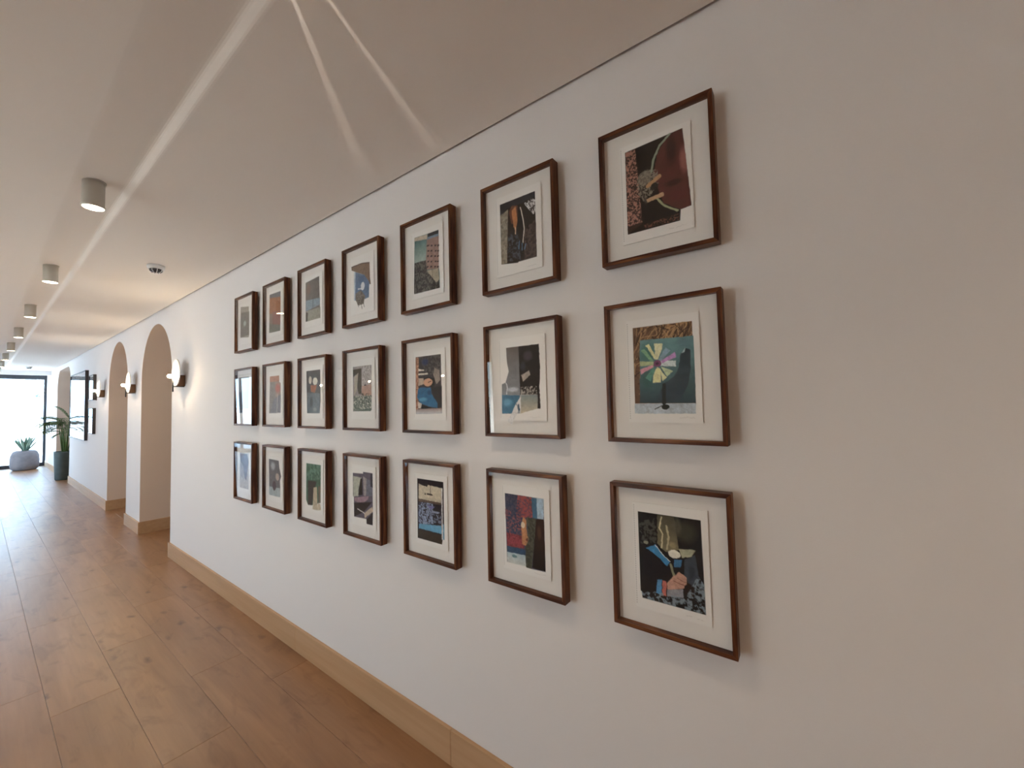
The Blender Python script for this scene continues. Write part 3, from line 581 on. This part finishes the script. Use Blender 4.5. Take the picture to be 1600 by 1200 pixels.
def rail(kind):
    o = LIP; w, h = FW, FH
    if kind == 'top': q = [(0, 0), (w, 0), (w - o, o), (o, o)]
    if kind == 'bottom': q = [(0, h), (w, h), (w - o, h - o), (o, h - o)]
    if kind == 'left': q = [(0, 0), (0, h), (o, h - o), (o, o)]
    if kind == 'right': q = [(w, 0), (w, h), (w - o, h - o), (w - o, o)]
    vs = [loc_pt(u, v, XF) for u, v in q] + [loc_pt(u, v, XF + DEP) for u, v in q]
    fs = [(0, 1, 2, 3), (7, 6, 5, 4), (0, 4, 5, 1), (1, 5, 6, 2), (2, 6, 7, 3), (3, 7, 4, 0)]
    B = MB(); B.add(vs, fs); return B
RAILS = {k: rail(k) for k in ('top', 'bottom', 'left', 'right')}
LABELS = {}
LABELS = {
 (7,1):'framed collage of a dark red pepper with fingers, top row nearest the viewer',
 (7,2):'framed collage of a pastel paper pinwheel flower on teal over straw',
 (7,3):'framed collage of hands clasped below a blue collar, head turned to bark',
 (6,1):'framed dark collage with orange fur, a thin white curve and white lace corner',
 (6,2):'framed black and grey collage with a swan and pale blue water',
 (6,3):'framed collage of red and blue carpet, part of a face and a brown panel',
 (5,1):'framed collage of a tilted tower block under a green sky',
 (5,2):'framed collage of a big blue rounded shape below a pink ball',
 (5,3):'framed collage of a dark room with hanging lamp and light blue pool',
 (4,1):'framed collage of a small pale figure on blue under a brown beam',
 (4,2):'framed collage of dark tree trunks beside a pinkish sunset',
 (4,3):'framed collage of grey columns with a cream open book below',
 (3,1):'framed grey collage with misty blue middle, third from far end of top row',
 (3,2):'framed collage of two white flower heads over a rust shape on grey',
 (3,3):'framed dark green collage with pale standing pillars, bottom row',
 (2,1):'framed rust brown collage, second from the far end of the top row',
 (2,2):'framed collage of a faded pink-red figure on grey, middle row',
 (2,3):'framed grey collage with a ragged right edge and pale oval, bottom row',
 (1,1):'framed pale grey collage at the far end of the top row',
 (1,2):'framed picture at far end of middle row, glass reflecting a bright window',
 (1,3):'framed collage of a dark violet pointed shape, far end of bottom row',
}

proto = {}
for (c, r) in [(c, r) for c in range(7, 0, -1) for r in (1, 2, 3)]:
    yL = Y0 + (7 - c) * PC; zT = Z0 - (r - 1) * PR
    root = thing('framed_collage', LABELS[c, r], 'picture', (XR, yL - FW / 2, zT - FH), 'framed collages hung in a grid on the white wall')
    if not proto:
        for k in RAILS: proto[k] = RAILS[k].build('frame_rail', M_railv if k in ('left', 'right') else M_railh, root, bevel=0.0008)
        a = loc_pt(LIP - .004, LIP - .004, XF + .021); b = loc_pt(FW - LIP + .004, FH - LIP + .004, XF + .025)
        B = MB(); B.box((a[0], b[1], b[2]), (b[0], a[1], a[2])); proto['mount'] = B.build('mount_board', M_mat, root)
        # pane sits a touch skew in its rebate
        gw, gh = FW - 2 * LIP + .001, FH - 2 * LIP + .001
        B = MB(); B.box((-.0008, -gw / 2, -gh / 2), (.0008, gw / 2, gh / 2)); pane = B.build('glass_pane', M_glass, root)
        pane.location = (XF + .0085 - XR, 0, FH / 2); pane.rotation_euler = (0, math.radians(-1.2), math.radians(0.9)); proto['pane'] = pane
        a = loc_pt(SH[0], SH[1], XF + .016); b = loc_pt(SH[2], SH[3], XF + .0178)
        B = MB(); B.box((a[0], b[1], b[2]), (b[0], a[1], a[2]))
        proto['sheet'] = B.build('print_sheet', M_paper, root)
        B = MB(); B.box((XF + .026 - XR, -.06, FH - .12), (0, .06, FH - .07)); 
        proto['hanger'] = B.build('hanging_batten', M_back, root)
        parts = proto
    else:
        parts = {}
        for k, o in proto.items():
            q = o.copy(); COL.objects.link(q); q.parent = root; parts[k] = q
    sheet = parts['sheet']
    cell = {7: 15, 6: 19, 5: 25, 4: 30, 3: 35, 2: 38, 1: 40}[c]
    U, V, C, A = paint(ART[c, r], cell, c * 3 + r)
    nv, nu = U.shape
    idx = np.arange(nv * nu).reshape(nv, nu)
    keep = (np.maximum.reduce([A[:-1, :-1], A[1:, :-1], A[:-1, 1:], A[1:, 1:]]) > 0.02)
    xs = np.full(nv * nu, XF + .0157 - XR); ys = FW / 2 - U.ravel() * 1e-4; zs = FH - V.ravel() * 1e-4
    q = np.stack([idx[:-1, :-1], idx[1:, :-1], idx[1:, 1:], idx[:-1, 1:]], -1)[keep]
    used = np.unique(q); remap = -np.ones(nv * nu, int); remap[used] = np.arange(len(used))
    me = bpy.data.meshes.new('collage_image')
    me.from_pydata(np.stack([xs, ys, zs], -1)[used].tolist(), [], remap[q].tolist()); me.update()
    ca = me.color_attributes.new('ink', 'FLOAT_COLOR', 'POINT')
    cc = np.ones((len(used), 4), np.float32); cc[:, :3] = C.reshape(-1, 3)[used]
    ca.data.foreach_set('color', cc.ravel())
    link('collage_image', me, M_print, sheet)
    if c >= 5:
        B = MB()                                   # perforated binding edge of the sheet
        for k in range(44):
            y = FW / 2 - SH[0] - .0045; z = FH - SH[1] - .010 - k * .0069
            B.add([(XF + .0158 - XR, y - .0012, z - .0014), (XF + .0158 - XR, y + .0012, z - .0014), (XF + .0158 - XR, y + .0012, z + .0014), (XF + .0158 - XR, y - .0012, z + .0014)], [(0, 1, 2, 3)])
        o = B.build('perforation', M_dot, sheet); o['kind'] = 'stuff'
    if c >= 6:
        B = MB(); rq = random.Random(c * 7 + r); y = FW / 2 - SH[2] + .07; z = FH - SH[3] + .014; pts = []
        for k in range(16): pts.append((XF + .0158 - XR, y - k * .0032, z + rq.uniform(-.0028, .0032) + (.003 if k in (0, 9) else 0)))
        for p, s_ in zip(pts[:-1], pts[1:]):
            if rq.random() < .85: B.add([p, s_, (s_[0], s_[1], s_[2] + .0006), (p[0], p[1], p[2] + .0006)], [(0, 1, 2, 3)])
        B.build('signature', M_pencil, sheet)
print('collages done')

# ---- ceiling spotlights (surface mounted cylinders)
M_glow = mat('lamp_glow', (1, .9, .75), .5, emit=((1.0, 0.80, 0.55), 22.0))
spot = bpy.data.lights.new('downlight_beam', 'SPOT'); spot.energy = 16.0; spot.color = (1.0, 0.80, 0.58); spot.spot_size = math.radians(125); spot.spot_blend = 0.9; spot.shadow_soft_size = 0.05
first = None
NAMES = {0: 'nearest ceiling downlight in view, just beyond the bright streaks', 1: 'second ceiling downlight counting from the viewer', 2: 'third ceiling downlight counting from the viewer', 3: 'fourth ceiling downlight counting from the viewer', 4: 'fifth ceiling downlight counting from the viewer', 5: 'sixth ceiling downlight, cut by the left edge of the photo'}
for i, y in enumerate(LAMP_Y):
    lab = NAMES.get(i - 3) or {-3: 'ceiling downlight behind the viewer, close to the back wall', -2: 'ceiling downlight just behind the viewer', -1: 'downlight with added slits above the top edge of the photo', 6: 'seventh ceiling downlight, outside the left edge of the photo', 7: 'last ceiling downlight before the end glazing'}[i - 3]
    if first is None:
        t = thing('ceiling_downlight', lab, 'ceiling lamp', (LAMP_X, y, ZC + CL), 'ceiling downlights in a row')
        first = t
        B = MB(); B.lathe([(0.0415, 0.002), (0.0415, -0.124), (0.044, -0.126), (0.044, -0.134), (0.041, -0.1365), (0.0395, -0.132)], n=40)
        B.build('lamp_body', M_lampbody, t)
        B = MB(); B.lathe([(0.0001, -0.1370), (0.030, -0.1365), (0.0398, -0.1345), (0.0398, -0.131), (0.0001, -0.131)], n=32); B.build('lamp_lens', M_glow, t)
        B = MB(); B.lathe([(0.046, 0.0), (0.046, -0.005), (0.0415, -0.005)], n=40); B.build('ceiling_ring', M_lampbody, t)
        l = bpy.data.objects.new('downlight_beam', spot); COL.objects.link(l); l.parent = t; l.location = (0, 0, -0.147)
    else:
        t = copy_tree(first); t.location = (LAMP_X, y, ZC + CL); t['label'] = lab

# ---- two unseen globe pendants added behind the viewer as fill for the near end
M_globe = mat('fill_globe_glow', (1, .9, .8), .5, emit=((1.0, 0.82, 0.62), 1.5))
for i, (x, y) in enumerate(((-1.3, -1.2), (-1.3, -2.6))):
    t = thing('fill_globe', ('added fill globe, unseen behind the viewer', 'added fill globe, unseen close to the back wall')[i], 'ceiling lamp', (x, y, ZC))
    B = MB(); B.lathe([(0.06, 0), (0.06, -0.025), (0.0001, -0.027)], n=32); B.build('canopy', M_black, t)
    B = MB(); B.tube([(0, 0, -0.02), (0, 0, -0.42)], 0.004, 8); B.build('cord', M_black, t)
    B = MB(); B.lathe([(0.0001, 0.16)] + [(0.16 * math.sin(PI * k / 16), 0.16 * math.cos(PI * k / 16)) for k in range(1, 16)] + [(0.0001, -0.16)], c=(0, 0, -0.57), n=32); B.build('globe', M_globe, t)
    l = bpy.data.lights.new('fill_light', 'POINT'); l.energy = 22; l.color = (1.0, 0.74, 0.46); l.shadow_soft_size = 0.17
    o = bpy.data.objects.new('fill_light', l); COL.objects.link(o); o.parent = t; o.location = (0, 0, -0.57)
# ---- the downlight above the top edge of the photo gets added slits and an extra light to throw streaks
t = [o for o in bpy.data.objects if o.name.startswith('ceiling_downlight') and abs(o.location.y - 0.94) < .01][0]
t['label'] = 'white downlight with added slits above the top edge of the photo, throwing streaks on the ceiling'
for ch in list(t.children):
    if ch.name.startswith('lamp_body'): bpy.data.objects.remove(ch)
R0, R1, HL = 0.0398, 0.0425, 0.068 + CL
Z0s, Z1s = -HL + R0 * math.tan(math.radians(3.7)), -HL + R0 * math.tan(math.radians(26))
slots = [(math.radians(44.7), .046), (math.radians(22.6), .036)]
B = MB()
edges = sorted([0.0, 2 * PI] + [a for c, w in slots for a in (c - w / 2, c + w / 2)] + [2 * PI * k / 48 for k in range(1, 48) if all(abs(2 * PI * k / 48 - c) > .04 for c, w in slots)])
def arc(a, b_, z0, z1):
    q = [(r * math.cos(t_), r * math.sin(t_), z) for z in (z1, z0) for r in (R0, R1) for t_ in (a, b_)]
    B.add(q, [(0, 1, 3, 2), (4, 6, 7, 5), (0, 4, 5, 1), (2, 3, 7, 6), (0, 2, 6, 4), (1, 5, 7, 3)])
for a, b_ in zip(edges[:-1], edges[1:]):
    if any(abs((a + b_) / 2 - c) < w / 2 for c, w in slots):
        arc(a, b_, Z1s, 0); arc(a, b_, -.1365, Z0s)
    else: arc(a, b_, -.1365, 0)
B.build('lamp_body', M_lampbody, t)
l = bpy.data.lights.new('slit_light', 'POINT'); l.energy = 24.0; l.color = (1.0, 0.88, 0.76); l.shadow_soft_size = 0.0004; l.use_nodes = True
ln = l.node_tree; em = [q for q in ln.nodes if q.type == 'EMISSION'][0]; lf = ln.nodes.new('ShaderNodeLightFalloff'); lf.inputs['Strength'].default_value = 1.0
ln.links.new(lf.outputs['Constant'], em.inputs['Strength'])
o = bpy.data.objects.new('slit_light', l); COL.objects.link(o); o.parent = t; o.location = (0, 0, -HL)
# ---- smoke detectors
def detector(x, y, lab):
    t = thing('smoke_detector', lab, 'smoke detector', (x, y, ZC), 'ceiling sensors')
    B = MB(); B.lathe([(0.056, 0), (0.056, -0.014), (0.052, -0.026), (0.044, -0.030)], n=40); B.build('base', M_plastic, t)
    B = MB(); B.lathe([(0.040, -0.030), (0.038, -0.042), (0.028, -0.052), (0.0001, -0.055)], n=32); B.build('sensor_dome', M_darkdome, t)
    for k in range(8):
        a = 2 * PI * k / 8; B = MB()
        B.tube([(0.043 * math.cos(a), 0.043 * math.sin(a), -0.030), (0.040 * math.cos(a), 0.040 * math.sin(a), -0.044), (0.026 * math.cos(a), 0.026 * math.sin(a), -0.055)], 0.0028, 6)
        B.build('guard_rib', M_chrome, t)
    return t
detector(0.84, 4.13, 'round white smoke detector on the ceiling near the right wall')
detector(0.79, 15.55, 'small dark-domed sensor on the ceiling just before the end glazing')

# ---- wall sconces
M_bulb = mat('sconce_bulb_glow', (1, .9, .75), .5, emit=((1.0, 0.78, 0.50), 380.0))
def sconce(y, lab, side=1, src=None):
    """built at the right wall; side -1 turns it to the opposite wall"""
    loc = (XR if side == 1 else XL, y, 1.79); rz = 0 if side == 1 else PI
    if src:
        t = copy_tree(src); t.location = loc; t.rotation_euler = (0, 0, rz); t['label'] = lab; return t
    t = thing('wall_sconce', lab, 'wall lamp', loc, 'disc wall sconces', rz)
    B = MB(); B.box((-0.062, -0.030, 0.0), (0, 0.030, 0.112)); B.build('wall_block', M_brass, t, bevel=0.004)
    B = MB(); B.lathe([(0.0001, -0.062), (0.128, -0.062), (0.1345, -0.064), (0.136, -0.067), (0.1345, -0.070), (0.128, -0.072), (0.0001, -0.073)], c=(0, 0, 0.138), axis='X', n=56); B.build('disc_shade', M_disc, t)
    B = MB(); B.box((-0.092, -0.012, -0.007), (-0.002, 0.012, 0.0)); B.build('arm', M_black, t, bevel=0.001)
    B = MB(); B.tube([(-0.090, 0, -0.055), (-0.090, 0, 0.108)], 0.006, 10); B.tube([(-0.088, 0, 0.100), (-0.100, 0, 0.100)], 0.009, 12); B.build('rod', M_black, t)
    B = MB(); B.lathe([(0.0001, -0.135), (0.009, -0.133), (0.016, -0.127), (0.018, -0.116), (0.016, -0.105), (0.010, -0.098), (0.0001, -0.097)], c=(0, 0, 0.100), axis='X', n=20); B.build('bulb', M_bulb, t)
    return t
sc0 = sconce(5.10, 'wall sconce nearest the framed collages, right of the first arch')
sconce(7.19, 'wall sconce on the narrow pillar between the two near arches', 1, sc0)
sconce(9.30, 'wall sconce beyond the second arch, beside the two small pictures', 1, sc0)
for y, q in ((5.25, 'blue rounded shape collage'), (7.45, 'tree trunks and sunset collage'), (9.38, 'white flower heads collage')):
    sconce(y, 'sconce on the opposite wall, reflected in the glass of the ' + q, -1, sc0)

# ---- pictures far down the wall
M_darkframe = mat('dark_frame', (0.03, 0.028, 0.035), 0.45, 0.4, var=((0.05, 0.045, 0.05), (20, 20, 3), 3))
M_artgrey = mat('muted_picture_print', (0.5, 0.5, 0.5), 0.7, 0.2, var=((0.25, 0.27, 0.3), (6, 6, 6), 5))
def far_picture(y0, y1, z0, z1, lip, depth, lab, inner):
    t = thing('framed_picture', lab, 'picture', (XR, (y0 + y1) / 2, z0), 'glazed pictures beyond the second arch'); w = (y1 - y0) / 2; h = z1 - z0
    for (a, b, c, d) in ((-w, w, 0, lip), (-w, w, h - lip, h), (-w, -w + lip, lip, h - lip), (w - lip, w, lip, h - lip)):
        B = MB(); B.box((-depth, a, c), (0, b, d)); B.build('frame_rail', M_darkframe, t, bevel=0.0008)
    B = MB(); B.box((-depth * .55, -w + lip, lip), (0, w - lip, h - lip)); B.build('mount_board', M_mat, t)
    B = MB(); B.box((-depth * .57, -w + inner, inner), (-depth * .55, w - inner, h - inner)); B.build('print_sheet', M_artgrey, t)
    B = MB(); B.box((-depth * .88, -w + lip, lip), (-depth * .83, w - lip, h - lip)); B.build('glass_pane', M_glass, t)
    return t
far_picture(10.04, 10.50, 1.755, 2.205, .015, .042, 'upper of the two small framed pictures beside the third sconce', .10)
far_picture(10.04, 10.50, 1.16, 1.615, .015, .042, 'lower of the two small framed pictures past the second arch', .10)
far_picture(10.84, 12.80, 1.015, 2.33, .02, .048, 'large glazed picture reflecting the end window and palm', .2)

# ---- plants
M_pot = mat('slate_pot', (0.075, 0.105, 0.105), 0.6, 0.4, var=((0.095, 0.125, 0.125), (9, 9, 9), 4))
M_bowl = mat('grey_fibre_clay', (0.20, 0.19, 0.21), 0.8, 0.3, var=((0.25, 0.235, 0.25), (8, 8, 8), 5), bump=(40, .3))
M_soil = mat('dark_soil', (0.03, 0.022, 0.016), 0.95, 0.1, bump=(60, .8))
M_leaf = mat('palm_leaf', (0.05, 0.12, 0.03), 0.45, 0.5, var=((0.12, 0.20, 0.05), (5, 5, 5), 3))
M_stem = mat('palm_stem', (0.10, 0.19, 0.05), 0.5, 0.4, var=((0.16, 0.24, 0.08), (20, 20, 3), 3))
M_agave = mat('agave_leaf', (0.16, 0.25, 0.19), 0.5, 0.4, var=((0.24, 0.33, 0.25), (10, 10, 3), 3))

def blade(p0, d, length, width, droop, n=6, fold=0.25):
    """arched leaf ribbon with a folded midrib; returns verts, faces"""
    p = Vector(p0); d = Vector(d).normalized(); vs = []; fs = []
    for i in range(n + 1):
        t = i / n; w = width * math.sin(PI * min(1, 0.12 + 0.88 * t)) ** 0.7 if i < n else 0.001
        s = d.cross(Vector((0, 0, 1)));
        if s.length < 1e-3: s = Vector((1, 0, 0))
        s.normalize(); up = s.cross(d).normalized()
        vs += [p - s * w / 2 + up * w * fold, p, p + s * w / 2 + up * w * fold]
        p = p + d * (length / n); d = (d + Vector((0, 0, -droop / n))).normalized()
    for i in range(n):
        a = i * 3; fs += [(a, a + 1, a + 4, a + 3), (a + 1, a + 2, a + 5, a + 4)]
    return vs, fs

def palm(loc):
    rr = random.Random(11)
    t = thing('potted_palm', 'tall potted palm in a dark grey cylinder planter at the third arch', 'plant', loc)
    B = MB(); B.lathe([(0.130, 0), (0.142, 0.02), (0.158, 0.30), (0.165, 0.62), (0.165, 0.65), (0.148, 0.65), (0.145, 0.60)], n=48); B.build('planter', M_pot, t)
    B = MB(); B.lathe([(0.0001, 0.607), (0.08, 0.612), (0.147, 0.602)], n=32); B.build('soil', M_soil, t)
    for k in range(9):
        a = 2 * PI * k / 9 + rr.uniform(-.2, .2); r0 = 0.045 * rr.uniform(.5, 1.3)
        out = rr.uniform(.04, .13); zt = rr.uniform(1.0, 1.34)
        p0 = Vector((r0 * math.cos(a), r0 * math.sin(a), 0.60)); p1 = Vector((out * math.cos(a) * 1.2, out * math.sin(a) * 1.2, zt))
        B = MB(); B.tube([p0, p0.lerp(p1, .5) + Vector((0, 0, .03)), p1], [0.013, 0.010, 0.006], 8); st = B.build('stem', M_stem, t)
        for q in range(4):
            aa = a + rr.uniform(-1.3, 1.3)
            if rr.random() < .45: aa = PI + rr.uniform(-.7, .7)          # many fronds reach towards the hall
            base = p1 + Vector((0, 0, rr.uniform(-.12, .06))); d = Vector((math.cos(aa), math.sin(aa), rr.uniform(.25, 1.1))).normalized()
            L = rr.uniform(.26, .46)
            if base.x + d.x * L > .25: d.x = -abs(d.x) * .3
            n = 9; pos = base.copy(); dd = d.copy(); pts = [pos.copy()]; F = MB()
            for i in range(n):
                pos = pos + dd * L / n; dd = (dd + Vector((0, 0, -.13))).normalized(); pts.append(pos.copy())
                if i > 0:
                    s = dd.cross(Vector((0, 0, 1))).normalized()
                    for sg in (-1, 1):
                        v, f = blade(pos, dd * .75 + s * sg * .8 + Vector((0, 0, .1)), .15 * math.sin(PI * (i + 1) / (n + 2)) + .05, .017, .5, 4)
                        F.add(v, f)
            F.tube(pts, [0.004 - 0.0003 * i for i in range(len(pts))], 5)
            F.build('frond', M_leaf, st)
    return t
palm((1.265, 13.93, 0))

def agave(loc):
    rr = random.Random(5)
    t = thing('potted_agave', 'spiky agave in a low round grey planter by the end glazing', 'plant', loc)
    B = MB(); B.lathe([(0.205, 0), (0.245, 0.04), (0.268, 0.13), (0.270, 0.25), (0.262, 0.38), (0.225, 0.49), (0.185, 0.525), (0.165, 0.52), (0.16, 0.48)], n=56); B.build('planter', M_bowl, t)
    B = MB(); B.lathe([(0.0001, 0.49), (0.10, 0.492), (0.163, 0.485)], n=32); B.build('soil', M_soil, t)
    for k in range(15):
        a = k * 2.4; el = 0.9 + 0.5 * (1 - k / 15)
        d = (math.cos(a) * math.cos(el), math.sin(a) * math.cos(el), math.sin(el))
        v, f = blade((0.03 * math.cos(a), 0.03 * math.sin(a), 0.485), d, rr.uniform(.34, .46), .062, -.12, 7, .35)
        B = MB(); B.add(v, f, True); o = B.build('leaf', M_agave, t)
        so = o.modifiers.new('thickness', 'SOLIDIFY'); so.thickness = 0.006
    return t
agave((0.85, 17.35, 0))

# ---- armchair in front of the side window, visible as a reflection in the glass
M_velvet = mat('charcoal_velvet', (0.03, 0.035, 0.05), 0.8, 0.3, bump=(90, .3))
t = thing('armchair', 'dark upholstered armchair by the side window, seen only as a reflection', 'chair', (-2.0, 14.6, 0), None, 0.5)
B = MB(); B.box((-.33, -.33, .26), (.33, .33, .44)); B.build('seat', M_velvet, t, bevel=.05)
B = MB(); B.add([(-.34, -.36, .40), (.34, -.36, .40), (.34, -.24, .40), (-.34, -.24, .40), (-.30, -.50, .98), (.30, -.50, .98), (.30, -.40, .98), (-.30, -.40, .98)], [(0, 3, 2, 1), (4, 5, 6, 7), (0, 1, 5, 4), (1, 2, 6, 5), (2, 3, 7, 6), (3, 0, 4, 7)]); B.build('backrest', M_velvet, t, bevel=.035)
for s in (-1, 1):
    B = MB(); B.box((min(s * .33, s * .42), -.36, .24), (max(s * .33, s * .42), .30, .62)); B.build('armrest', M_velvet, t, bevel=.035)
    for y in (-.3, .26):
        B = MB(); B.tube([(s * .32, y, 0), (s * .30, y, .25)], [.014, .022], 10); B.build('leg', M_black, t)
print('scene built', len(bpy.data.objects))
